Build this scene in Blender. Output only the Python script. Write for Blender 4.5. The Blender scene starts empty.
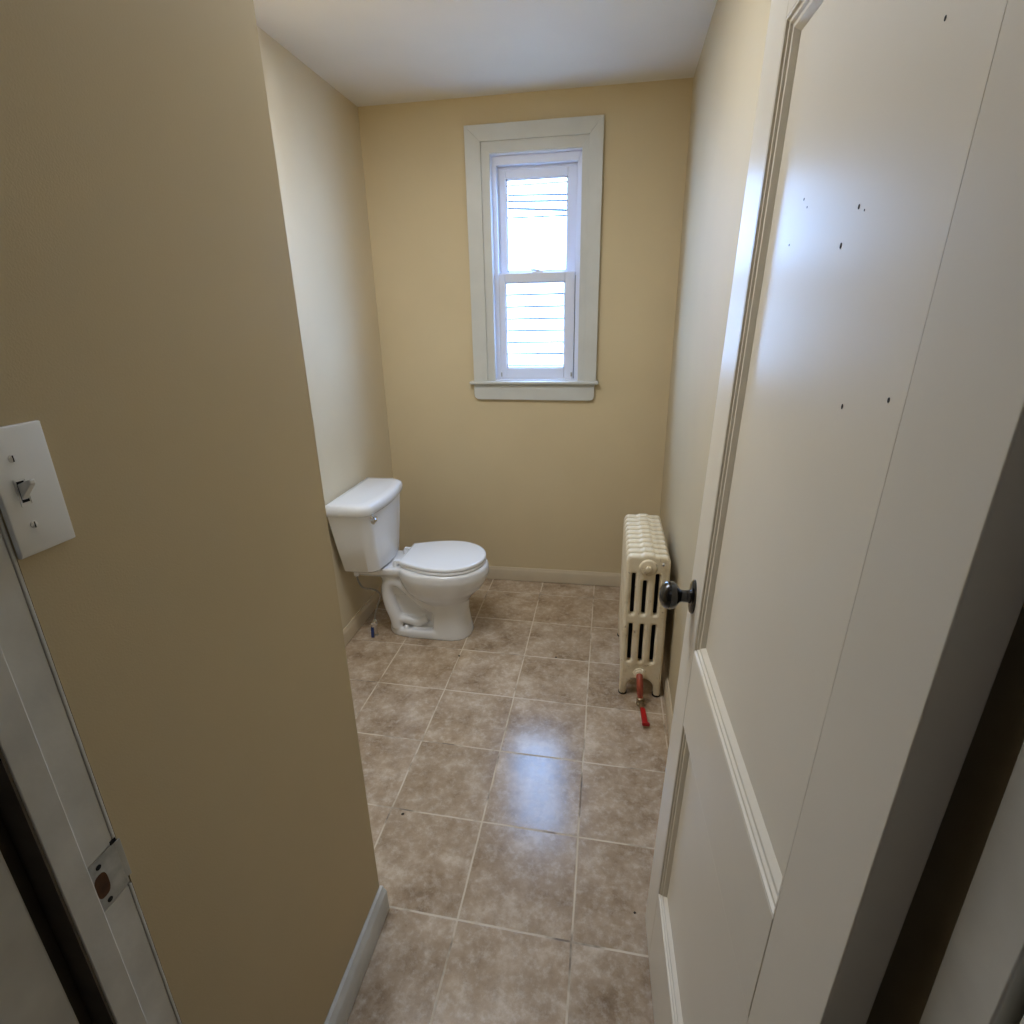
import bpy, bmesh, math, random
from mathutils import Vector, Matrix
random.seed(7)
PI = math.pi
SC = bpy.context.scene
COL = SC.collection

# ------------------------------------------------------------------ helpers
def props(o, label=None, cat=None, group=None, kind=None):
    if label: o['label'] = label
    if cat: o['category'] = cat
    if group: o['group'] = group
    if kind: o['kind'] = kind
    return o

def empty(name, loc=(0, 0, 0), mat=None):
    o = bpy.data.objects.new(name, None)
    COL.objects.link(o)
    o.empty_display_size = .05
    if mat is not None: o.matrix_world = mat
    else: o.location = loc
    return o

class MB:
    """collects shapes for ONE mesh object"""
    def __init__(s): s.bm = bmesh.new()
    def box(s, x0, x1, y0, y1, z0, z1):
        v = [s.bm.verts.new(p) for p in ((x0,y0,z0),(x1,y0,z0),(x1,y1,z0),(x0,y1,z0),(x0,y0,z1),(x1,y0,z1),(x1,y1,z1),(x0,y1,z1))]
        for f in ((3,2,1,0),(4,5,6,7),(0,1,5,4),(1,2,6,5),(2,3,7,6),(3,0,4,7)): s.bm.faces.new([v[i] for i in f])
        return s
    def quad(s, *ps):
        s.bm.faces.new([s.bm.verts.new(p) for p in ps]); return s
    def loft(s, rings, cap0=True, cap1=True, closed=True):
        R = [[s.bm.verts.new(p) for p in r] for r in rings]
        n = len(R[0])
        for a, b in zip(R, R[1:]):
            for i in range(n if closed else n-1):
                j = (i+1) % n
                s.bm.faces.new((a[i], a[j], b[j], b[i]))
        if cap0: s.bm.faces.new(R[0][::-1])
        if cap1: s.bm.faces.new(R[-1])
        return s
    def tube(s, pts, r, n=12, cap=True):
        pts = [Vector(p) for p in pts]
        rs = r if isinstance(r, (list, tuple)) else [r]*len(pts)
        rings = []
        up = None
        for i, p in enumerate(pts):
            t = (pts[min(i+1, len(pts)-1)] - pts[max(i-1, 0)]).normalized()
            if up is None:
                up = t.orthogonal().normalized()
            up = (up - t*up.dot(t)).normalized()
            sd = t.cross(up)
            rings.append([p + (up*math.cos(2*PI*k/n) + sd*math.sin(2*PI*k/n))*rs[i] for k in range(n)])
        return s.loft(rings, cap, cap)
    def lathe(s, prof, origin=(0,0,0), axis=(0,0,1), n=32):
        """prof: list of (radius, height along axis)"""
        ax = Vector(axis).normalized(); u = ax.orthogonal().normalized(); w = ax.cross(u); o = Vector(origin)
        rings = [[o + ax*h + (u*math.cos(2*PI*k/n) + w*math.sin(2*PI*k/n))*max(r, 1e-4) for k in range(n)] for r, h in prof]
        return s.loft(rings)
    def prism(s, poly, f, d0, d1):
        """poly of 2D points, f(a,b,d)->3D"""
        return s.loft([[f(a, b, d0) for a, b in poly], [f(a, b, d1) for a, b in poly]])
    def build(s, name, mat, parent=None, smooth=None, bevel=None, seg=2, mods=None):
        bmesh.ops.recalc_face_normals(s.bm, faces=s.bm.faces[:])
        me = bpy.data.meshes.new(name); s.bm.to_mesh(me); s.bm.free()
        o = bpy.data.objects.new(name, me); COL.objects.link(o)
        for m in (mat if isinstance(mat, (list, tuple)) else [mat]): me.materials.append(m)
        if parent: o.parent = parent
        if smooth is not None:
            me.polygons.foreach_set('use_smooth', [True]*len(me.polygons))
            if smooth < 180: me.set_sharp_from_angle(angle=math.radians(smooth))
        if bevel:
            b = o.modifiers.new('Bevel', 'BEVEL'); b.width = bevel; b.segments = seg; b.limit_method = 'ANGLE'; b.angle_limit = math.radians(40)
            me.polygons.foreach_set('use_smooth', [True]*len(me.polygons))
            b.harden_normals = True
        return o

def spline(pts, n=8):
    """Catmull-Rom through the points"""
    P = [Vector(p) for p in pts]; P = [P[0]*2-P[1]] + P + [P[-1]*2-P[-2]]
    out = []
    for i in range(1, len(P)-2):
        for k in range(n):
            t = k/n
            out.append(.5*((2*P[i]) + (P[i+1]-P[i-1])*t + (2*P[i-1]-5*P[i]+4*P[i+1]-P[i+2])*t*t + (3*P[i]-P[i-1]-3*P[i+1]+P[i+2])*t**3))
    out.append(P[-2]); return out

# ------------------------------------------------------------------ materials
def srgb(r, g, b):
    f = lambda c: (c/255/12.92) if c/255 <= .04045 else ((c/255+.055)/1.055)**2.4
    return (f(r), f(g), f(b), 1)

class NT:
    def __init__(s, name):
        s.m = bpy.data.materials.new(name); s.m.use_nodes = True
        s.t = s.m.node_tree; s.b = s.t.nodes['Principled BSDF']; s.out = s.t.nodes['Material Output']
    def n(s, typ, **kw):
        nd = s.t.nodes.new(typ)
        for k, v in kw.items():
            if k.startswith('i_'):
                key = k[2:]; nd.inputs[int(key) if key.isdigit() else key.replace('_', ' ')].default_value = v
            else: setattr(nd, k, v)
        return nd
    def l(s, a, b): s.t.links.new(a, b)
    def coords(s, scale=(1,1,1)):
        tc = s.n('ShaderNodeTexCoord'); mp = s.n('ShaderNodeMapping'); mp.inputs['Scale'].default_value = scale
        s.l(tc.outputs['Object'], mp.inputs['Vector']); return mp.outputs['Vector']
    def noise(s, vec, scale, detail=3, rough=.5):
        nd = s.n('ShaderNodeTexNoise'); nd.inputs['Scale'].default_value = scale
        nd.inputs['Detail'].default_value = detail; nd.inputs['Roughness'].default_value = rough
        s.l(vec, nd.inputs['Vector']); return nd.outputs['Fac']
    def ramp(s, fac, stops):
        r = s.n('ShaderNodeValToRGB'); e = r.color_ramp.elements
        while len(e) < len(stops): e.new(.5)
        for q, (p, c) in zip(e, stops): q.position = p; q.color = c
        s.l(fac, r.inputs['Fac']); return r.outputs['Color']
    def mix(s, fac, a, b, mode='MIX'):
        nd = s.n('ShaderNodeMix', data_type='RGBA', blend_type=mode)
        for sock, v in ((nd.inputs[0], fac), (nd.inputs[6], a), (nd.inputs[7], b)):
            if hasattr(v, 'links') or hasattr(v, 'is_linked'): s.l(v, sock)
            else: sock.default_value = v
        return nd.outputs[2]
    def math(s, op, a, b=0.0):
        nd = s.n('ShaderNodeMath', operation=op)
        for sock, v in zip(nd.inputs, (a, b)):
            if hasattr(v, 'is_linked'): s.l(v, sock)
            else: sock.default_value = v
        return nd.outputs[0]
    def bump(s, h, strength=.2, dist=.002):
        b = s.n('ShaderNodeBump'); b.inputs['Strength'].default_value = strength; b.inputs['Distance'].default_value = dist
        s.l(h, b.inputs['Height']); s.l(b.outputs['Normal'], s.b.inputs['Normal'])

def plain(name, col, rough=.4, metal=0.0, var=.06, scale=6, bump=0, bscale=300, coat=0, spec=.5):
    k = NT(name); v = k.coords()
    dark = tuple(c*(1-var*2) for c in col[:3])+(1,); lite = tuple(min(1, c*(1+var)) for c in col[:3])+(1,)
    k.l(k.ramp(k.noise(v, scale), [(.25, dark), (.75, lite)]), k.b.inputs['Base Color'])
    k.b.inputs['Roughness'].default_value = rough; k.b.inputs['Metallic'].default_value = metal
    k.b.inputs['Coat Weight'].default_value = coat; k.b.inputs['Specular IOR Level'].default_value = spec
    if bump: k.bump(k.noise(v, bscale, 2), bump, .001)
    return k.m

M = {}
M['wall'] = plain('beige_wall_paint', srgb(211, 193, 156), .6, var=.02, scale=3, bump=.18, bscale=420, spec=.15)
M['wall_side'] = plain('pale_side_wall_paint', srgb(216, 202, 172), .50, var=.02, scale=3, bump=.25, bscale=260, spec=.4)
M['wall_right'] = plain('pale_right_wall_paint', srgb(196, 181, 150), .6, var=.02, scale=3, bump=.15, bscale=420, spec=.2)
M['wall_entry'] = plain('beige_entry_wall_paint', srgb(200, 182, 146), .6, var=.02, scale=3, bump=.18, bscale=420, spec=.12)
M['ceil'] = plain('ceiling_paint', srgb(232, 227, 217), .7, var=.02, scale=3, bump=.15, bscale=200)
M['trimw'] = plain('white_trim_paint', srgb(204, 204, 197), .35, var=.03, scale=8, bump=.1, bscale=120)
M['base'] = plain('baseboard_paint', srgb(208, 192, 164), .4, var=.04, scale=8, bump=.1, bscale=120)
M['vinyl'] = plain('white_vinyl', srgb(222, 226, 238), .3, var=.01)
M['hall'] = plain('hall_paint', srgb(170, 160, 140), .6, var=.03)
M['jamb'] = plain('worn_grey_white_jamb_paint', srgb(205, 202, 192), .4, var=.08, scale=14, bump=.35, bscale=60)
M['jambshade'] = plain('painted_shade_jamb', srgb(22, 19, 13), .8, var=.15, scale=20)  # deep shade of the hinge rabbet, put into the colour
M['groove'] = plain('painted_shade_groove', srgb(84, 74, 60), .8, var=.15, scale=20)  # dark colour stands in for the shade beside the left door stop
M['plastic'] = plain('ivory_white_switch_plastic', srgb(226, 224, 216), .3, var=.015)
M['porcelain'] = plain('white_porcelain', srgb(232, 232, 232), .09, var=.01, coat=.4)
M['seatw'] = plain('white_seat_plastic', srgb(238, 239, 240), .18, var=.005)
M['chrome'] = plain('chrome', (.75, .75, .76, 1), .12, 1.0, var=.02)
M['steel'] = plain('braided_grey_hose', srgb(150, 146, 138), .4, .6, var=.15, scale=200)
M['bronze'] = plain('black_oiled_bronze', srgb(30, 27, 25), .16, .3, var=.1, coat=.6)
M['strike'] = plain('galvanised_strike_metal', srgb(176, 177, 172), .45, .25, var=.2, scale=45, bump=.2, bscale=90)
M['hole'] = plain('brown_hole_wood', srgb(96, 60, 28), .9, var=.3, scale=40)
M['black'] = plain('black_gap', srgb(14, 12, 9), .9, var=.1)
M['redpipe'] = plain('red_painted_pipe', srgb(168, 80, 58), .45, .1, var=.2, scale=40)
M['brass'] = plain('dull_brass_fitting', srgb(150, 132, 100), .35, .7, var=.15, scale=40)
M['redlever'] = plain('red_vinyl_lever', srgb(168, 22, 20), .35, var=.05)
M['blue'] = plain('blue_tag_plastic', srgb(40, 62, 120), .4, var=.15, scale=60)
M['debris'] = plain('dark_debris', srgb(52, 40, 30), .8, var=.3, scale=80)
M['siding'] = plain('white_siding', srgb(244, 244, 244), .6, var=.01)
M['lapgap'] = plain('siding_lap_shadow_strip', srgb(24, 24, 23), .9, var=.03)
M['cable'] = plain('power_cable', srgb(40, 39, 38), .8, var=.05)
M['soil'] = plain('outside_ground', srgb(150, 148, 140), .9, var=.2, scale=2)

def door_paint():
    k = NT('glossy_offwhite_door_paint'); v = k.coords()
    base = k.ramp(k.noise(v, 2.0, 4), [(.3, srgb(226, 216, 196)), (.7, srgb(233, 223, 204))])
    k.l(base, k.b.inputs['Base Color'])
    k.b.inputs['Roughness'].default_value = .30
    h = k.math('ADD', k.math('MULTIPLY', k.noise(v, 22, 2), .5), k.math('MULTIPLY', k.noise(v, 110, 2), .5))
    k.b.inputs['Specular IOR Level'].default_value = .15
    k.bump(h, .10, .001)
    return k.m
M['door'] = door_paint()

def radiator_paint():
    k = NT('aged_cream_radiator_paint'); v = k.coords()
    c = k.ramp(k.noise(v, 9, 5, .6), [(.3, srgb(186, 166, 130)), (.48, srgb(230, 215, 184)), (.75, srgb(242, 232, 208))])
    rust = k.ramp(k.noise(v, 38, 4, .7), [(.62, (0, 0, 0, 1)), (.70, (1, 1, 1, 1))])
    k.l(k.mix(k.math('MULTIPLY', rust, .55), c, srgb(120, 84, 52)), k.b.inputs['Base Color'])
    k.b.inputs['Roughness'].default_value = .3
    k.bump(k.noise(v, 90, 3), .15, .001)
    return k.m
M['rad'] = radiator_paint()

def tile_floor():
    k = NT('stone_look_floor_tile'); T = .305
    g = k.n('ShaderNodeTexCoord'); sp = k.n('ShaderNodeSeparateXYZ'); k.l(g.outputs['Object'], sp.inputs[0])
    x, y = sp.outputs[0], sp.outputs[1]
    wob = k.math('MULTIPLY', k.math('SUBTRACT', k.noise(g.outputs['Object'], 5, 2), .5), .006)
    u = k.math('DIVIDE', k.math('ADD', k.math('ADD', x, .038+10*T), wob), T)
    v = k.math('DIVIDE', k.math('ADD', k.math('ADD', y, wob), k.math('ADD', k.math('MULTIPLY', x, .0237), -.9601+10*T)), T)
    def edge(a):
        f = k.math('FRACT', a)
        return k.math('MINIMUM', f, k.math('SUBTRACT', 1.0, f))
    d = k.math('MULTIPLY', k.math('MINIMUM', edge(u), edge(v)), T)          # metres from the nearest joint
    gm = k.n('ShaderNodeMapRange'); gm.inputs['From Min'].default_value = .0018; gm.inputs['From Max'].default_value = .0034
    gm.inputs['To Min'].default_value = 1; gm.inputs['To Max'].default_value = 0
    k.l(d, gm.inputs['Value'])
    cell = k.n('ShaderNodeCombineXYZ'); k.l(k.math('FLOOR', u), cell.inputs[0]); k.l(k.math('FLOOR', v), cell.inputs[1])
    wn = k.n('ShaderNodeTexWhiteNoise', noise_dimensions='2D'); k.l(cell.outputs[0], wn.inputs['Vector'])
    off = k.n('ShaderNodeVectorMath', operation='MULTIPLY_ADD'); off.inputs[1].default_value = (9, 9, 9)
    k.l(wn.outputs['Color'], off.inputs[0]); k.l(g.outputs['Object'], off.inputs[2])
    p = off.outputs[0]
    big = k.noise(p, 8, 7, .68); fine = k.noise(p, 46, 5, .72)
    c = k.ramp(big, [(.29, srgb(130, 108, 84)), (.43, srgb(162, 140, 114)), (.55, srgb(180, 159, 134)), (.70, srgb(207, 190, 168))])
    c = k.mix(k.math('MULTIPLY', k.ramp(fine, [(.48, (0,0,0,1)), (.72, (1,1,1,1))]), .42), c, srgb(226, 214, 196))
    c = k.mix(k.math('MULTIPLY', k.ramp(k.noise(p, 27, 5, .7), [(.5, (0,0,0,1)), (.75, (1,1,1,1))]), .35), c, srgb(116, 94, 72))
    tint = k.ramp(wn.outputs['Value'], [(0, (.93, .92, .91, 1)), (1, (1.05, 1.04, 1.03, 1))])
    c = k.mix(1.0, c, tint, 'MULTIPLY')
    gc = k.ramp(k.noise(g.outputs['Object'], 6, 4, .6), [(.36, srgb(118, 102, 82)), (.48, srgb(200, 183, 156)), (.8, srgb(216, 203, 180))])
    k.l(k.mix(gm.outputs[0], c, gc), k.b.inputs['Base Color'])
    k.l(k.math('ADD', .11, k.math('ADD', k.math('MULTIPLY', fine, .18), k.math('MULTIPLY', gm.outputs[0], .4))), k.b.inputs['Roughness'])
    h = k.math('SUBTRACT', k.math('MULTIPLY', fine, .10), gm.outputs[0])
    k.b.inputs['Specular IOR Level'].default_value = .46
    k.bump(h, .35, .0012)
    return k.m
M['floor'] = tile_floor()

def glass():
    k = NT('clear_window_glass')
    tr = k.n('ShaderNodeBsdfTransparent'); gl = k.n('ShaderNodeBsdfGlossy'); gl.inputs['Roughness'].default_value = .02
    fr = k.n('ShaderNodeFresnel'); mx = k.n('ShaderNodeMixShader')
    tr.inputs['Color'].default_value = (.97, .98, 1, 1)
    ge = k.n('ShaderNodeNewGeometry')   # same reflectance entering and leaving the thin pane
    k.l(k.math('ADD', 1.45, k.math('MULTIPLY', ge.outputs['Backfacing'], 1/1.45-1.45)), fr.inputs['IOR'])
    k.l(fr.outputs[0], mx.inputs[0]); k.l(tr.outputs[0], mx.inputs[1]); k.l(gl.outputs[0], mx.inputs[2])
    k.l(mx.outputs[0], k.out.inputs['Surface'])
    return k.m
M['glass'] = glass()

# ------------------------------------------------------------------ the place (metres; camera stands at x=0, y=0)
H = 2.467            # ceiling
D = 2.96             # back wall face
XL, XN = -1.235, -.552   # far left wall / near wall with the switch
YC = .9635           # outer corner of the near wall
def xr(y): return .309 + .0165*(y-D)

def wall(name, mb, mat): return props(mb.build(name, mat), kind='structure')

# floor: one slab over bathroom and hall
wall('floor', MB().box(-1.4, 1.0, -1.3, D+.02, -.06, 0), M['floor'])
wall('ceiling', MB().box(-1.4, 1.0, -1.3, D+.1, H, H+.08), M['ceil'])
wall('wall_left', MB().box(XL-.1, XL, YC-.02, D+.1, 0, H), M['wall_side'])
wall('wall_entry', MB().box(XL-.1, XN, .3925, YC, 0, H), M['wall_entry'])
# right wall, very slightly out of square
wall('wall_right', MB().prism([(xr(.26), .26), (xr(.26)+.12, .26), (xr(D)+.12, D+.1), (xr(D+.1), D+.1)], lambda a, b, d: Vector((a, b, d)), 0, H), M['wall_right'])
OX0, OX1, OZ0, OZ1 = -.603, -.153, 1.185, 2.238   # window hole
wb = MB()
wb.box(-1.335, OX0, D, D+.14, 0, H).box(OX1, .43, D, D+.14, 0, H).box(OX0, OX1, D, D+.14, 0, OZ0).box(OX0, OX1, D, D+.14, OZ1, H)
wall('wall_back', wb, M['wall'])
# doorway wall on the hall side and the hall around the camera
wall('wall_front', MB().box(-1.4, XN-.03, .265, .396, 0, H).box(.275, 1.0, .265, .34, 0, H).box(XN-.03, .275, .265, .39, 2.06, H), M['hall'])
wall('wall_hall_left', MB().box(-1.48, -1.4, -1.3, .396, 0, H), M['hall'])
wall('wall_hall_right', MB().box(1.0, 1.08, -1.3, .34, 0, H), M['hall'])
wall('wall_hall_back', MB().box(-1.48, 1.08, -1.38, -1.3, 0, H), M['hall'])

# baseboards with a small rounded top
def baseboard(name, a, b, n, t=.013, h=.085, mat='base'):
    """from a to b along the wall foot, n = direction into the room"""
    a, b, n = Vector(a), Vector(b), Vector(n)
    prof = [(0, .002), (t, .002), (t, h-.02), (t*.8, h-.012), (t*.62, h-.008), (t*.5, h), (0, h)]
    mb = MB().loft([[p + n*o + Vector((0, 0, z)) for o, z in prof] for p in (a, b)])
    return props(mb.build(name, M[mat], bevel=.0015, seg=1), kind='structure')
baseboard('baseboard_back', (XL, D, 0), (xr(D), D, 0), (0, -1, 0))
baseboard('baseboard_left', (XL, YC, 0), (XL, D, 0), (1, 0, 0))
baseboard('baseboard_right', (xr(.45), .45, 0), (xr(D), D, 0), (-1, 0, 0))
baseboard('baseboard_entry', (XN, .392, 0), (XN, YC+.004, 0), (1, 0, 0), t=.019, h=.088, mat='jamb')

# ------------------------------------------------------------------ window_1
win = props(empty('window_1', (-.378, D, 1.18)), kind='structure',
            label='white double hung window in the back wall with wide stepped casing')
win['kind'] = 'structure'
Wm = win.matrix_world.copy()
def wpart(name, mb, mat, parent=win, **kw):
    for v in mb.bm.verts: v.co -= Vector((-.378, D, 1.18))
    return mb.build(name, mat, parent, **kw)
# casing: outer board with a thin back band, then a second board one step in
def frame_mb(x0, x1, z0, z1, wl, wr, wt, y0, y1, wbm=0):
    mb = MB()
    mb.prism([(x0, z0), (x0+wl, z0), (x0+wl, z1-wt), (x0, z1)], lambda a, b, d: Vector((a, d, b)), y0, y1)
    mb.prism([(x1-wr, z0), (x1, z0), (x1, z1), (x1-wr, z1-wt)], lambda a, b, d: Vector((a, d, b)), y0, y1)
    mb.prism([(x0, z1), (x0+wl, z1-wt), (x1-wr, z1-wt), (x1, z1)], lambda a, b, d: Vector((a, d, b)), y0, y1)
    if wbm: mb.box(x0+wl, x1-wr, y0, y1, z0, z0+wbm)
    return mb
cx0, cx1, cz0, cz1 = -.713, -.066, 1.184, 2.351
cas = wpart('window_casing', frame_mb(cx0, cx1, cz0, cz1, .075, .063, .068, D-.024, D), M['trimw'], bevel=.0015)
wpart('casing_step', frame_mb(cx0+.073, cx1-.06, cz0, cz1-.066, .043, .035, .05, D-.015, D), M['trimw'], bevel=.001)
# jamb lining the hole, then the stops
wpart('window_jamb', frame_mb(OX0, OX1, OZ0-.005, OZ1, .008, .008, .008, D-.006, D+.14, .012), M['vinyl'])
wpart('window_stop', frame_mb(OX0+.006, OX1-.006, OZ0, OZ1-.006, .024, .024, .040, D+.022, D+.055), M['vinyl'], bevel=.002)
wpart('outer_track', frame_mb(OX0+.006, OX1-.006, OZ0, OZ1-.006, .030, .030, .052, D+.060, D+.132), M['vinyl'], bevel=.002)
# stool and apron
st = MB().box(-.736, -.052, D-.042, D+.05, 1.170, 1.186)
wpart('window_sill', st, M['trimw'], bevel=.006, seg=3)
ap = [(-.716, 1.168), (-.716, 1.112), (-.710, 1.097), (-.695, 1.089), (-.094, 1.084), (-.080, 1.090), (-.073, 1.105), (-.073, 1.168)]
wpart('window_apron', MB().prism(ap, lambda a, b, d: Vector((a, d, b)), D-.020, D), M['trimw'], bevel=.003)
# sashes
def sash(name, x0, x1, z0, z1, wl, wr, wbm, wt, y0, y1):
    mb = MB().box(x0, x0+wl, y0, y1, z0, z1).box(x1-wr, x1, y0, y1, z0, z1).box(x0+wl, x1-wr, y0, y1, z0, z0+wbm).box(x0+wl, x1-wr, y0, y1, z1-wt, z1)
    s = wpart(name, mb, M['vinyl'], bevel=.003)
    gb = MB()
    a, b, c, d_ = x0+wl, x1-wr, z0+wbm, z1-wt
    for (p, q, r_, t) in ((a, a+.006, c, d_), (b-.006, b, c, d_), (a, b, c, c+.006), (a, b, d_-.006, d_)): gb.box(p, q, y0+.008, y0+.014, r_, t)
    wpart('glazing_bead', gb, M['vinyl'], s)
    wpart('pane', MB().box(a, b, (y0+y1)/2-.002, (y0+y1)/2+.002, c, d_), M['glass'], s)
    return s
ls = sash('lower_sash', -.582, -.187, 1.186, 1.716, .040, .049, .062, .043, D+.030, D+.058)
us = sash('upper_sash', -.582, -.176, 1.690, 2.186, .048, .055, .034, .046, D+.064, D+.092)
M['strip'] = plain('grey_weatherstrip', srgb(120, 122, 130), .8)
wpart('weatherstrip', MB().box(-.205, -.160, D+.0585, D+.0600, OZ0, 1.70).box(-.600, -.565, D+.0585, D+.0600, OZ0, 1.70), M['strip'])
# sash lock on the meeting rail
lk = MB().box(-.400, -.345, D+.034, D+.056, 1.714, 1.722)
lk.lathe([(.012, 0), (.012, .008), (.007, .012), (.001, .013)], (-.375, D+.045, 1.721), n=16)
lk.tube([(-.375, D+.045, 1.728), (-.395, D+.035, 1.730), (-.412, D+.028, 1.731)], [.005, .004, .003], 8)
wpart('sash_lock', lk, M['vinyl'], ls, smooth=40)
tl = MB().box(-.575, -.568, D+.024, D+.031, 1.205, 1.226).box(-.201, -.192, D+.024, D+.031, 1.205, 1.226)
wpart('tilt_latch', tl, M['strike'], ls)

# ------------------------------------------------------------------ outside: neighbour's siding, ground, cables
nb = empty('neighbor_house', (-.7, 5.5, 0))
props(nb, 'white clapboard house side beyond the lower window pane', 'house')
def local(mb, o):
    for v in mb.bm.verts: v.co -= o
    return mb
mb = MB(); gp = MB(); o0 = Vector((-.7, 5.5, 0)); z = 1.153-.107*11; 
while z < 1.80:
    # each lap leans out toward its lower edge
    mb.prism([(5.5, z+.012), (5.479, z+.012), (5.498, z+.107+.010), (5.52, z+.107+.010)], lambda a, b, d: Vector((d, a, b)), -3.2, 2.2)
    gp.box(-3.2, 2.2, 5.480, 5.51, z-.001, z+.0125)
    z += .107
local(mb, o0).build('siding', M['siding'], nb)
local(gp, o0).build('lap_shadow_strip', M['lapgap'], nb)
local(MB().box(-3.2, 2.2, 5.44, 5.60, z+.01, z+.06), o0).build('cap_board', M['siding'], nb)
local(MB().box(-3.2, 2.2, 5.53, 5.60, 0, z+.01), o0).build('wall_core', M['siding'], nb)
wall('ground', MB().box(-6, 6, D+.16, 12, -.3, -.1), M['soil'])
cabl = [((-1.545, 3.281), (-.693, 3.292), 'topmost power cable seen through the upper window pane'),
        ((-1.559, 3.161), (-.687, 3.130), 'second power cable from the top in the upper window pane'),
        ((-1.549, 3.082), (-.685, 3.051), 'middle of the five power cables in the upper window pane'),
        ((-1.563, 2.991), (-.683, 2.928), 'darker power cable below the middle one in the upper pane'),
        ((-1.471, 2.864), (-.755, 2.863), 'lowest and faintest power cable in the upper window pane')]
for i, (a, b, lab) in enumerate(cabl):
    dx, dz = b[0]-a[0], b[1]-a[1]
    pa = (a[0]-dx*3, 9, a[1]-dz*3); pb = (b[0]+dx*3, 9, b[1]+dz*3)
    o = MB().tube([pa, pb], [.016, .014, .015, .017, .012][i], 8).build('power_cable', M['cable'], smooth=60)
    props(o, lab, 'cable', 'power cables outside the window')
    # poles that carry the cables stand out of sight beyond both ends

# ------------------------------------------------------------------ door_1: old two-panel door standing open against the right wall
DA, DL = .0305, .0308
DW, DT, DH = .714, .035, 2.03
free = Vector((.150, 1.0455, 0))
hinge = free + Vector((math.sin(DA), -math.cos(DA), 0))*DW
DM = Matrix.Translation(hinge) @ Matrix.Rotation(DA, 4, 'Z') @ Matrix.Rotation(DL, 4, 'Y')
door = props(empty('door_1', mat=DM), kind='structure', label='off-white two panel door standing open against the right wall')
# local frame: x = into the leaf (0 is the seen face), y = from hinge (0) to free edge (DW), z up
def Y_(w): return DW - w                       # w measured from the free edge
SF, SN = .100, .113                             # free and hinge stile widths
RB, MR0, MR1, RT = .240, .734, .905, 1.880      # bottom rail top, lock rail, top rail bottom
mb = MB()
mb.box(0, DT, Y_(SF), DW, .012, DH).box(0, DT, 0, SN, .012, DH)
for z0, z1 in ((.012, RB), (MR0, MR1), (RT, DH)): mb.box(0, DT, SN, Y_(SF), z0, z1)
leaf = mb.build('door_leaf', M['door'], door, bevel=.002)
for nm, z0, z1 in (('lower_panel', RB, MR0), ('upper_panel', MR1, RT)):
    MB().box(.0155, .027, SN-.004, Y_(SF)+.004, z0-.004, z1+.004).build(nm, M['door'], door)
    # stepped moulding round the panel
    prof = [(0, .0005), (.003, .0005), (.0048, .0038), (.009, .0042), (.0115, .0075), (.016, .008), (.0195, .0115), (.023, .0150), (.023, .022), (0, .022)]
    c = [(SN, z0), (Y_(SF), z0), (Y_(SF), z1), (SN, z1)]
    dirs = [(1, 1), (-1, 1), (-1, -1), (1, -1)]
    rings = [[Vector((dpt, cy + sx*w, cz + sz*w)) for w, dpt in prof] for (cy, cz), (sx, sz) in zip(c, dirs)]
    mm = MB(); mm.loft(rings+[rings[0]], False, False)
    bmesh.ops.remove_doubles(mm.bm, verts=mm.bm.verts[:], dist=1e-6)
    mm.build('panel_moulding', M['door'], door)
# knob: oblong black rosette, neck and oval knob
def ell(o, ry, rz, x, n=32): return [Vector((x, o[0]+ry*math.cos(2*PI*k/n), o[1]+rz*math.sin(2*PI*k/n))) for k in range(n)]
kc = (Y_(.040), .990)
ros = MB().loft([ell(kc, .024, .036, 0), ell(kc, .024, .036, -.003), ell(kc, .021, .033, -.006), ell(kc, .012, .018, -.0075)])
rosette = ros.build('knob_rosette', M['bronze'], door, smooth=40)
kb = MB().lathe([(.0115, .004), (.0135, .008), (.0122, .014), (.0120, .023), (.0145, .028), (.021, .032), (.0265, .038), (.0285, .046), (.027, .054), (.0215, .061), (.012, .0655), (.001, .067)], (0, kc[0], kc[1]), (-1, 0, 0), 40)
kb.build('door_knob', M['bronze'], rosette, smooth=60)
kb2 = MB().lathe([(.0115, 0), (.009, .010), (.0085, .022), (.021, .030), (.0285, .043), (.0215, .056), (.001, .062)], (DT, kc[0], kc[1]), (1, 0, 0), 32)
kb2.build('door_knob', M['bronze'], door, smooth=60)
# nail holes and chips in the upper panel
nh = MB()
for w, z, r_ in ((0.412, 1.611, 0.0020), (0.387, 1.580, 0.0026), (0.248, 1.645, 0.0013), (0.264, 1.634, 0.0010), (0.220, 1.598, 0.0012), (0.467, 1.431, 0.0022), (0.548, 1.449, 0.0020), (0.498, 1.720, 0.0016), (0.426, 1.606, 0.0009)):
    nh.loft([ell((Y_(w), z), r_*.8, r_*1.15, .0157, 10), ell((Y_(w), z), r_*.8, r_*1.15, .0151, 10)])
nh.build('nail_hole', M['debris'], door)

# ------------------------------------------------------------------ trim_1: strike jamb on the left, with its stop and worn edge
tj = props(empty('trim_1', (XN, .30, 0)), kind='structure', label='worn white door jamb with an old strike plate')
jo = Vector((XN, .30, 0))
def jpart(name, mb, mat, parent=tj, **kw): return local(mb, jo).build(name, mat, parent, **kw)
JT = 2.06
jpart('jamb_board', MB().box(XN-.03, XN, .318, .3878, 0, .876).box(XN-.03, XN, .318, .3878, .947, JT).box(XN-.03, XN-.0008, .318, .3878, .876, .947), M['jamb'], bevel=.0015)
jpart('edge_bead', MB().box(XN-.03, XN+.0006, .3882, .3922, 0, .876).box(XN-.03, XN+.0006, .3882, .3922, .947, JT).box(XN-.03, XN-.001, .3882, .3922, .876, .947), M['jamb'], bevel=.0015)
jpart('door_stop', MB().box(XN, XN+.013, .3165, .3465, 0, JT), M['jamb'], bevel=.002)
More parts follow.
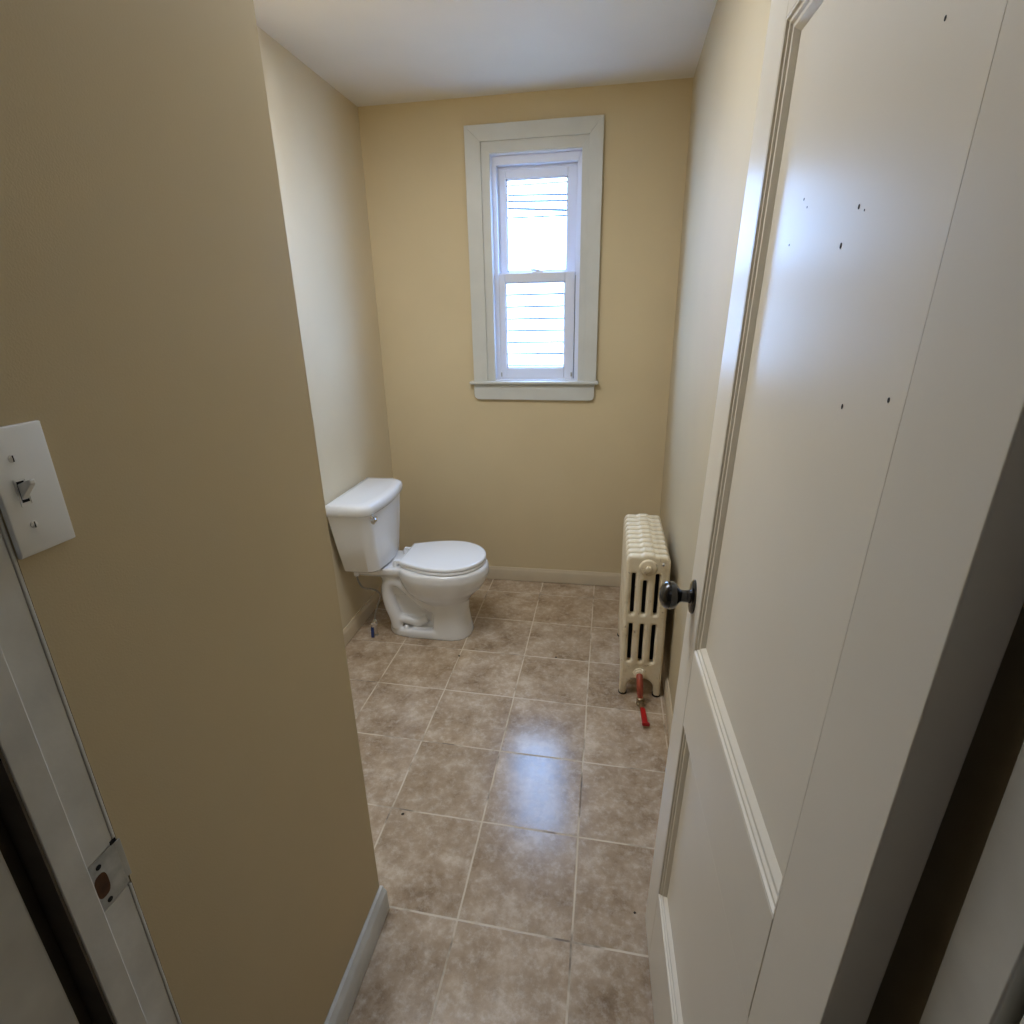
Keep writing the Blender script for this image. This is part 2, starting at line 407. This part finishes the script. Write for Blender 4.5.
jpart('shadow_groove', MB().box(XN-.03, XN-.018, .29, .3165, 0, JT).box(XN-.03, XN+.0125, .3135, .3163, 0, JT), M['groove'])
jpart('hall_casing', MB().box(XN-.115, XN-.004, .240, .297, 0, JT), M['jamb'], bevel=.004)
# strike plate: thin metal with a bent lip and a wood-dark latch hole
sp = MB()
hy0, hy1, hz0, hz1 = .352, .3705, .886, .926
py0, py1, pz0, pz1 = .350, .3885, .878, .946
def oct(cy, cz, ry, rz, x, n=24): return [Vector((x, cy+ry*math.copysign(abs(math.cos(2*PI*k/n))**.7, math.cos(2*PI*k/n)), cz+rz*math.copysign(abs(math.sin(2*PI*k/n))**.7, math.sin(2*PI*k/n)))) for k in range(n)]
def rect(cy, cz, ry, rz, x, n=24):
    out = []
    for k in range(n):
        c_, s_ = math.cos(2*PI*k/n), math.sin(2*PI*k/n); m = max(abs(c_), abs(s_))
        out.append(Vector((x, cy+ry*c_/m, cz+rz*s_/m)))
    return out
cyh, czh = .3615, .9105
hole_i, hole_o = oct(cyh, czh, .0085, .0165, XN+.0004), rect((py0+py1)/2, (pz0+pz1)/2, (py1-py0)/2, (pz1-pz0)/2, XN+.0004)
hole_b = oct(cyh, czh, .0085, .0165, XN-.0006)
sp.loft([hole_b, hole_i, hole_o], False, False)
strike = jpart('strike_plate', sp, M['strike'])
jpart('strike_lip', MB().prism([(XN+.0003, .3880), (XN+.0016, .3915), (XN+.0022, .3945), (XN+.0005, .3945), (XN+.0, .3885)], lambda a, b, d: Vector((a, b, d)), .888, .945), M['jamb'], strike, bevel=.0006)
jpart('latch_hole', MB().loft([oct(cyh, czh, .0085, .0165, XN+.0006), oct(cyh, czh, .0080, .0160, XN+.0006)], False, True), M['hole'], strike)
for z_ in (.936, .885):
    jpart('strike_screw', MB().lathe([(.0032, 0), (.0032, .0008), (.001, .001)], (XN+.0003, .364, z_), (1, 0, 0), 12), M['black'], strike)
jpart('paint_gap', MB().box(XN-.0005, XN+.0008, .384, .391, .9455, .951), M['black'], strike)

# trim_2: hinge jamb on the right, seen past the door's hinge edge
t2 = props(empty('trim_2', (.25, .30, 0)), kind='structure', label='door jamb beside the hinge edge of the open door')
jo = Vector((.25, .30, 0))
jpart('jamb_rabbet', MB().box(.272, .30, .30, .345, 0, JT), M['jambshade'], t2)
jpart('door_stop', MB().box(.243, .30, .252, .2985, 0, JT), M['jamb'], t2, bevel=.002)
jpart('hall_casing', MB().lathe([(.0, 0), (.022, 0), (.022, JT), (0, JT)], (.262, .226, 0), n=24), M['jamb'], t2, smooth=40)
jpart('casing_board', MB().box(.262, .37, .215, .262, 0, JT), M['jamb'], t2, bevel=.003)
# head of the frame, above the picture
wall('trim_3', MB().box(XN-.02, .275, .262, .39, 2.045, 2.075), M['jamb'])

# ------------------------------------------------------------------ light switch
sw = empty('light_switch', (XN, .4126, 1.3695))
props(sw, 'white toggle light switch on the near left wall beside the door jamb', 'light switch')
pw, ph = .038, .062
pa = -.0196            # trimmed on the side that meets the jamb
pl = MB().loft([[Vector((x_, a_, b_)) for a_, b_ in ((l_, -h_), (r_, -h_), (r_, h_), (l_, h_))]
                for x_, l_, r_, h_ in ((0, pa, pw, ph), (.0045, pa, pw, ph), (.0065, pa, pw-.004, ph-.004))])
pl.build('wall_plate', M['plastic'], sw, bevel=.0012)
MB().loft([rect(0, 0, .0056, .0135, .0062), rect(0, 0, .0056, .0135, .0072), rect(0, 0, .0045, .0122, .0072), rect(0, 0, .0045, .0122, .0066)]).build('toggle_collar', M['plastic'], sw)
MB().box(.0064, .0069, -.0034, .0034, -.0098, .0108).build('toggle_slot', M['black'], sw)
tg = MB().loft([[Vector((.0066, a*.0034, b)) for a, b in ((-1, -.0075), (1, -.0075), (1, .0085), (-1, .0085))],
                [Vector((.0100, a*.0034, b)) for a, b in ((-1, -.003), (1, -.003), (1, .0095), (-1, .0095))],
                [Vector((.0200, a*.0032, b)) for a, b in ((-1, .0075), (1, .0075), (1, .0135), (-1, .0135))],
                [Vector((.0215, a*.0024, b)) for a, b in ((-1, .009), (1, .009), (1, .0125), (-1, .0125))]])
tg.build('toggle', M['plastic'], sw, bevel=.001)
for s in (-1, 1):
    sm = MB().lathe([(.0036, 0), (.0036, .0008), (.002, .0014), (.0002, .0015)], (.0064, 0, s*.0328), (1, 0, 0), 16)
    sc_ = sm.build('screw', M['plastic'], sw, smooth=40)
    MB().box(.0077, .0083, -.0004, .0004, s*.0328-.003, s*.0328+.003).build('screw_slot', M['debris'], sc_)

# ------------------------------------------------------------------ toilet (faces +x, tank on the far left wall)
TY = 2.362
to = empty('toilet', (-.85, TY, 0))
props(to, 'white two-piece toilet with closed round lid against the left wall', 'toilet')
toff = Vector((-.85, TY, 0))
def tpart(name, mb, mat, parent=to, **kw): return local(mb, toff).build(name, mat, parent, **kw)
def egg(xb, xf, hw, z, n=48, pf=2.0, pb=2.6, fx=.52, cy=TY):
    """round-front outline; widest at fraction fx from the back"""
    xc = xb + (xf-xb)*fx; out = []
    for k in range(n):
        t = 2*PI*k/n; c_, s_ = math.cos(t), math.sin(t)
        p = pf if c_ >= 0 else pb
        a = (xf-xc) if c_ >= 0 else (xc-xb)
        out.append(Vector((xc + a*math.copysign(abs(c_)**(2/p), c_), cy + hw*math.copysign(abs(s_)**(2/p), s_), z)))
    return out
b = MB()
# bowl from pedestal neck up to the rim
b.loft([egg(-.830, -.665, .080, .150), egg(-.880, -.648, .096, .185), egg(-.930, -.618, .130, .225), egg(-.958, -.580, .156, .262), egg(-.972, -.556, .172, .300), egg(-.980, -.545, .179, .325),
        egg(-.984, -.540, .183, .345), egg(-.984, -.543, .183, .370), egg(-.982, -.548, .180, .382), egg(-.975, -.558, .170, .387)])
# front pedestal column flaring to the floor
b.loft([egg(-.822, -.632, .106, .0, pb=7), egg(-.822, -.634, .105, .02, pb=7), egg(-.818, -.644, .100, .07, pb=7), egg(-.816, -.650, .096, .13, pb=7), egg(-.818, -.645, .096, .20, pb=5), egg(-.84, -.62, .11, .24, pb=4)])
# foot plate
b.loft([egg(-1.062, -.634, .108, .0, pb=3), egg(-1.062, -.634, .108, .030, pb=3), egg(-1.054, -.640, .102, .044, pb=3)])
# web between the trapway runs
b.prism([(-1.03, .03), (-.80, .03), (-.80, .24), (-.90, .33), (-1.02, .34), (-1.06, .28), (-1.05, .18)], lambda a, z, d: Vector((a, d, z)), TY-.052, TY+.052)
for s in (-1, 1):
    path = spline([(-.79, TY+s*.048, .140), (-.865, TY+s*.062, .190), (-.930, TY+s*.068, .258), (-.980, TY+s*.068, .300), (-1.026, TY+s*.066, .290), (-1.044, TY+s*.064, .235), (-1.034, TY+s*.064, .16), (-1.014, TY+s*.064, .095), (-1.006, TY+s*.064, .04)], 5)
    b.tube(path, .033, 14)
    b.tube(spline([(-1.02, TY+s*.064, .088), (-.96, TY+s*.068, .086), (-.895, TY+s*.062, .072), (-.85, TY+s*.058, .095)], 4), .022, 12)
# rear deck that carries the tank
b.loft([egg(-1.205, -.90, .090, .325, pf=4, pb=6), egg(-1.215, -.90, .115, .350, pf=4, pb=6), egg(-1.215, -.90, .118, .376, pf=4, pb=6), egg(-1.212, -.905, .112, .382, pf=4, pb=6)])
b.loft([egg(-1.06, -.90, .070, .22, pf=4, pb=4), egg(-1.09, -.90, .085, .335, pf=4, pb=4)])
bowl = tpart('bowl', b, M['porcelain'], smooth=180)
rm = bowl.modifiers.new('Remesh', 'REMESH'); rm.mode = 'VOXEL'; rm.voxel_size = .0052; rm.use_smooth_shade = True
sm = bowl.modifiers.new('Smooth', 'SMOOTH'); sm.factor = .5; sm.iterations = 5
# tank: tapered, bowed front
def tank_ring(xb, xf, hw, z, bow, r=.045, n=10):
    """straight back, rounded front corners, slightly bowed front"""
    pts = [Vector((xb, TY-.018+hw, z)), Vector((xb, TY-.018-hw, z))]
    for k in range(n+1):
        t = -PI/2 + (PI/2)*k/n
        pts.append(Vector((xf-r-bow + r*math.cos(t), TY-.018-hw+r + r*math.sin(t), z)))
    for k in range(1, 8):
        q = -1 + 2*k/8
        pts.append(Vector((xf-bow*q*q, TY-.018+(hw-r)*q, z)))
    for k in range(n+1):
        t = (PI/2)*k/n
        pts.append(Vector((xf-r-bow + r*math.cos(t), TY-.018+hw-r + r*math.sin(t), z)))
    return pts
tk = MB().loft([tank_ring(-1.190, -1.030, .152, .384, .012, .05), tank_ring(-1.195, -1.018, .164, .394, .014, .055), tank_ring(-1.206, -1.010, .194, .54, .016, .055), tank_ring(-1.214, -1.004, .222, .695, .018, .055)])
tank = tpart('tank', tk, M['porcelain'], smooth=40, bevel=.004)
li = MB().loft([tank_ring(-1.222, -.998, .229, .690, .018, .06), tank_ring(-1.224, -.992, .234, .697, .018, .062), tank_ring(-1.224, -.991, .235, .722, .018, .062), tank_ring(-1.221, -.996, .231, .735, .018, .062), tank_ring(-1.212, -1.008, .221, .741, .018, .06), tank_ring(-1.19, -1.03, .195, .743, .018, .06)])
tpart('tank_lid', li, M['porcelain'], smooth=50)
# flush lever
fl = MB().lathe([(.014, 0), (.014, .006), (.009, .010), (.008, .018)], (-1.028, TY-.018-.172, .676), (1, -.35, 0), 20)
fl.tube(spline([(-1.010, TY-.192, .676), (-1.004, TY-.197, .675), (-1.001, TY-.212, .671), (-1.004, TY-.232, .665)], 5), [.008]*10+[.010]*6, 10)
tpart('flush_lever', fl, M['chrome'], tank, smooth=50)
# seat ring and lid: round front, straight back
def dring(xb, xf, hw, hb, z, n=40):
    """round front outline closed by a straight back edge of half width hb"""
    xc = xf - hw*1.04; out = []
    for k in range(n+1):
        t = -PI/2 + PI*k/n
        out.append(Vector((xc + (xf-xc)*math.cos(t), TY+.006+hw*math.sin(t), z)))
    m = 10
    for k in range(1, m):
        q = k/m
        ang = q*PI/2
        out.append(Vector((xc - (xc-xb)*q, TY+.006+hb+(hw-hb)*math.cos(ang), z)))
    out.append(Vector((xb, TY+.006+hb, z))); out.append(Vector((xb, TY+.006-hb, z)))
    for k in range(m-1, 0, -1):
        q = k/m; ang = q*PI/2
        out.append(Vector((xc - (xc-xb)*q, TY+.006-hb-(hw-hb)*math.cos(ang), z)))
    return out
tpart('seat', MB().loft([dring(-.948, -.561, .174, .108, .3885), dring(-.950, -.557, .177, .110, .391), dring(-.950, -.557, .177, .110, .399), dring(-.948, -.561, .174, .108, .403)]), M['seatw'], smooth=50)
lid = tpart('seat_lid', MB().loft([dring(-.952, -.562, .172, .110, .4055), dring(-.955, -.556, .176, .112, .408), dring(-.955, -.556, .176, .112, .417), dring(-.953, -.559, .173, .110, .421), dring(-.945, -.570, .162, .102, .423)]), M['seatw'], smooth=50)
for s in (-1, 1):
    tpart('hinge', MB().lathe([(.014, .382), (.014, .400), (.010, .408), (.001, .410)], (-.985, TY+s*.075, 0), n=16).box(-.99, -.955, TY+s*.075-.010, TY+s*.075+.010, .398, .414), M['seatw'], smooth=40)
    tpart('bolt_cap', MB().lathe([(.013, .035), (.013, .050), (.009, .058), (.001, .060)], (-.955, TY+s*.082, 0), n=16), M['seatw'], smooth=50)

# ------------------------------------------------------------------ water supply hose and stop valve by the wall, with a paper tag on it
su = empty('supply_hose', (-1.14, 2.27, 0))
props(su, 'thin grey water supply hose curving down from the toilet tank to a floor valve', 'hose')
so = Vector((-1.14, 2.27, 0))
def spart(name, mb, mat, parent, **kw): return local(mb, so).build(name, mat, parent, **kw)
spart('hose', MB().tube(spline([(-1.155, 2.215, .375), (-1.153, 2.215, .33), (-1.135, 2.225, .285), (-1.095, 2.255, .262), (-1.075, 2.272, .225), (-1.092, 2.268, .170), (-1.108, 2.262, .120), (-1.113, 2.260, .088)], 6), .0045, 10), M['steel'], su, smooth=60)
spart('hose_nut', MB().lathe([(.013, .355), (.013, .384)], (-1.155, 2.215, 0), n=6), M['seatw'], su)
spart('valve_body', MB().lathe([(.011, 0), (.011, .004), (.0075, .006), (.0075, .060), (.010, .062), (.010, .085), (.006, .092)], (-1.113, 2.260, 0), n=16), M['chrome'], su, smooth=40)
spart('valve_handle', MB().lathe([(.006, 0), (.006, .012), (.016, .013), (.017, .018), (.015, .023), (.003, .025)], (-1.113, 2.256, .074), (.35, -1, .1), n=16), M['chrome'], su, smooth=40)
tg = empty('valve_tag', (-1.118, 2.232, .045))
props(tg, 'small blue tag hanging from the water valve left of the toilet', 'tag')
MB().prism([(-.008, -.040), (.008, -.040), (.008, .012), (.004, .018), (-.004, .018), (-.008, .012)], lambda a, z_, d: Vector((a, d + .1*z_, z_)), -.0008, .0008).build('tag_card', M['blue'], tg)
MB().tube(spline([(0, 0, .015), (.006, .008, .028), (.012, .020, .036)], 4), .0009, 6).build('tag_tie', M['seatw'], tg)

# ------------------------------------------------------------------ radiator along the right wall
RX0, RX1, RY0, NS, RP = .092, .264, 1.965, 10, .049
ra = empty('radiator', ((RX0+RX1)/2, RY0+NS*RP/2, 0))
props(ra, 'old cream cast iron radiator standing against the right wall', 'radiator')
ro = Vector(((RX0+RX1)/2, RY0, 0))
def rounded(poly, r, n=4):
    """round every corner of a closed 2D polygon; r may be a list"""
    out = []; N = len(poly)
    for i, p in enumerate(poly):
        p = Vector(p); a = Vector(poly[i-1]); c = Vector(poly[(i+1) % N]); rr = r[i] if isinstance(r, list) else r
        if rr <= 0: out.append(p); continue
        va, vc = (a-p), (c-p); d = min(rr, va.length*.49, vc.length*.49)
        A, C_ = p+va.normalized()*d, p+vc.normalized()*d
        for k in range(n+1):
            t = k/n; out.append(A*(1-t)**2 + p*2*t*(1-t) + C_*t*t)
    return out
def section_mesh(legs):
    cu = bpy.data.curves.new('tmp', 'CURVE'); cu.dimensions = '2D'; cu.fill_mode = 'BOTH'
    cu.extrude = .0055; cu.bevel_depth = .0115; cu.bevel_resolution = 4; cu.offset = -.0115
    w = .0840
    zt = .642; zb = .094
    out = [(-w, zt-.020), (-w, .34), (-w-.001, .20), (-w, 0 if legs else zb)]
    if legs: out += [(-w+.028, 0), (-w+.031, .050), (-w+.044, .074), (0, .090), (w-.044, .074), (w-.031, .050), (w-.028, 0), (w, 0)]
    else: out += [(w, zb)]
    out += [(w+.001, .20), (w, .34), (w, zt-.020), (w-.012, zt), (.026, zt), (.018, zt+.006), (-.018, zt+.006), (-.026, zt), (-w+.012, zt)]
    loops = [rounded(out, .016)]
    sw_ = .0076
    for xx, zt_, in ((-.052, .566), (-.008, .536), (.038, .566)):
        loops.append(rounded([(xx-sw_, .386), (xx+sw_, .386), (xx+sw_, zt_), (xx-sw_, zt_)], .006))
        loops.append(rounded([(xx-sw_, .166), (xx+sw_, .166), (xx+sw_, .342), (xx-sw_, .342)], .006))
    for lp in loops:
        sp_ = cu.splines.new('POLY'); sp_.points.add(len(lp)-1); sp_.use_cyclic_u = True
        for q, p in zip(sp_.points, lp): q.co = (p[0], p[1], 0, 1)
    ob = bpy.data.objects.new('tmp', cu); COL.objects.link(ob)
    dg = bpy.context.evaluated_depsgraph_get(); me = bpy.data.meshes.new_from_object(ob.evaluated_get(dg))
    bpy.data.objects.remove(ob); bpy.data.curves.remove(cu)
    me.transform(Matrix(((1, 0, 0, 0), (0, 0, -1, 0), (0, 1, 0, 0), (0, 0, 0, 1))))
    me.polygons.foreach_set('use_smooth', [True]*len(me.polygons)); me.set_sharp_from_angle(angle=math.radians(50))
    me.materials.clear(); me.materials.append(M['rad']); return me
legged, plain_sec = section_mesh(True), section_mesh(False)
legged.name = plain_sec.name = 'section'
for i in range(NS):
    o = bpy.data.objects.new('section', legged if i in (0, NS-1) else plain_sec); COL.objects.link(o)
    o.parent = ra; o.location = Vector((0, RY0+.021+i*RP, 0)) - ra.location + Vector((ro.x, 0, 0))
ral = Vector(ra.location)
def rpart(name, mb, mat, parent=ra, **kw):
    for v in mb.bm.verts: v.co -= ral
    return mb.build(name, mat, parent, **kw)
rc = ro.x
rpart('hub', MB().lathe([(.026, 0), (.026, NS*RP-.012)], (rc, RY0+.008, .595), (0, 1, 0), 24), M['rad'], smooth=40)
rpart('hub', MB().lathe([(.026, 0), (.026, NS*RP-.012)], (rc, RY0+.008, .125), (0, 1, 0), 24), M['rad'], smooth=40)
rpart('slot_shade_sheet', MB().box(rc-.060, rc+.060, RY0+.0435, RY0+.0455, .15, .58), M['black'])  # added black sheet that gives the slots their shade, no casting part
pg = MB().lathe([(.034, 0), (.034, .004), (.031, .008), (.027, .009)], (rc, RY0+.004, .595), (0, -1, 0), 28)
plug = rpart('end_plug', pg, M['rad'], smooth=40)
rpart('plug_nut', MB().lathe([(.012, 0), (.012, .012), (.009, .014)], (rc, RY0-.004, .595), (0, -1, 0), 6), M['rad'], plug)
rpart('air_vent', MB().lathe([(.006, 0), (.006, .006), (.004, .008), (.004, .018), (.001, .019)], (rc+.054, RY0+.002, .612), (0, -1, .25), 12), M['chrome'], smooth=40)
for sx in (-1, 1):
    for yy in (RY0+.021, RY0+.021+(NS-1)*RP):
        rpart('foot_pad', MB().lathe([(.017, .0), (.018, .004), (.017, .010), (.013, .013)], (rc+sx*.069, yy, 0), n=16), M['black'], smooth=40)
# bushing, red pipe, fitting and red lever at the bottom front
rpart('bushing', MB().lathe([(.027, 0), (.027, .006), (.021, .008), (.021, .014), (.016, .016)], (rc-.006, RY0+.004, .112), (0, -1, 0), 8), M['rad'], smooth=30)
vx = rc-.006
pp = rpart('supply_pipe', MB().tube(spline([(vx, RY0-.004, .112), (vx, RY0-.020, .106), (vx+.002, RY0-.034, .088), (vx+.004, RY0-.044, .052), (vx+.006, RY0-.050, .030)], 6), [.0135]*20+[.0115]*5, 16), M['redpipe'], smooth=50)
vb = rpart('valve_body', MB().lathe([(.010, 0), (.016, .002), (.016, .010), (.011, .013), (.011, .024), (.015, .026), (.015, .034), (.011, .037)], (vx+.0065, RY0-.052, .0), (0, 0, 1), 8).tube([(vx+.0065, RY0-.050, .018), (vx+.009, RY0-.085, .020), (vx+.011, RY0-.110, .022)], [.011, .010, .008], 10), M['brass'], pp, smooth=35)
rpart('lever', MB().loft([[Vector((vx+.010+a*.006, RY0-.092, .024+b_*.003)) for a, b_ in ((-1, -1), (1, -1), (1, 1), (-1, 1))],
      [Vector((vx+.013+a*.010, RY0-.115, .027+b_*.005)) for a, b_ in ((-1, -1), (1, -1), (1, 1), (-1, 1))],
      [Vector((vx+.018+a*.011, RY0-.180, .022+b_*.006)) for a, b_ in ((-1, -1), (1, -1), (1, 1), (-1, 1))],
      [Vector((vx+.022+a*.015, RY0-.192, .020+b_*.008)) for a, b_ in ((-1, -1), (1, -1), (1, 1), (-1, 1))]]), M['redlever'], vb, bevel=.003)

# ------------------------------------------------------------------ crumbs of debris lying on the tiles
for (x, y, s, lab) in ((-.649, 2.141, .007, 'dark chip on the tile in front of the toilet'),
                       (-.193, 2.194, .006, 'dark chip on the tiles midway between toilet and radiator'),
                       (-.604, 1.262, .007, 'brown crumb on the tiles beyond the near wall corner'),
                       (.125, 1.060, .004, 'tiny dark speck on the tile beside the open door')):
    pts = [Vector((s*math.cos(a)*random.uniform(.5, 1.1), s*math.sin(a)*random.uniform(.4, 1.0), 0)) for a in [2*PI*k/7 for k in range(7)]]
    m_ = MB().loft([pts, [p*.9+Vector((0, 0, s*.35)) for p in pts], [p*.4+Vector((s*.1, 0, s*.6)) for p in pts]])
    o = m_.build('debris_chip', M['debris']); o.location = (x, y, .0003)
    props(o, lab, 'chip', 'chips of debris on the floor', 'thing')

# ------------------------------------------------------------------ light
w = bpy.data.worlds.new('sky'); SC.world = w; w.use_nodes = True
nt = w.node_tree; bg = nt.nodes['Background']
bg.inputs['Color'].default_value = (.32, .56, 1, 1); bg.inputs['Strength'].default_value = 25
def area(name, loc, target, sx, sy, power, col):
    l = bpy.data.lights.new(name, 'AREA'); l.shape = 'RECTANGLE'; l.size = sx; l.size_y = sy; l.energy = power; l.color = col
    o = bpy.data.objects.new(name, l); COL.objects.link(o); o.location = loc
    o.rotation_euler = (Vector(target)-Vector(loc)).to_track_quat('-Z', 'Y').to_euler(); return o
pt_ = area('window_portal', (-.378, D+.16, 1.71), (-.378, 0, 1.71), .45, 1.05, 1, (1, 1, 1)); pt_.data.cycles.is_portal = True
area('ceiling_fill', (-.65, 1.50, H-.03), (-.65, 1.50, 0), .9, .5, 19.5, (.79, .87, 1.0))  # unseen fill light added to lift the whole bathroom
bl = bpy.data.lights.new('warm_fill', 'POINT'); bl.energy = 2.0; bl.shadow_soft_size = .28; bl.color = (1, .64, .18)  # unseen warm fill added to brighten the ceiling and upright faces
bo = bpy.data.objects.new('warm_fill', bl); COL.objects.link(bo); bo.location = (-.70, 1.66, 2.12)
area('hall_fill', (-.1, -.7, H-.03), (-.1, -.6, 0), .5, .5, 1.1, (.75, .80, 1.0))  # unseen weak fill light added on the hall side

# ------------------------------------------------------------------ camera
cd = bpy.data.cameras.new('camera'); cam = bpy.data.objects.new('camera', cd); COL.objects.link(cam); SC.camera = cam
yaw, pitch, roll, f = -.1756, .3454, -.0203, 549.07
cy_, sy_, cp, sp_ = math.cos(yaw), math.sin(yaw), math.cos(pitch), math.sin(pitch)
fw = Vector((sy_*cp, cy_*cp, -sp_)); rt = Vector((cy_, -sy_, 0)); up = rt.cross(fw)
r2 = rt*math.cos(roll)+up*math.sin(roll); u2 = up*math.cos(roll)-rt*math.sin(roll)
cam.matrix_world = Matrix(((r2.x, u2.x, -fw.x, 0), (r2.y, u2.y, -fw.y, 0), (r2.z, u2.z, -fw.z, 1.5199), (0, 0, 0, 1)))
cd.sensor_fit = 'HORIZONTAL'; cd.sensor_width = 36; cd.lens = 36*f/1024; cd.clip_start = .02
SC.view_settings.view_transform = 'Standard'
SC.view_settings.look = 'None'
SC.view_settings.exposure = 0
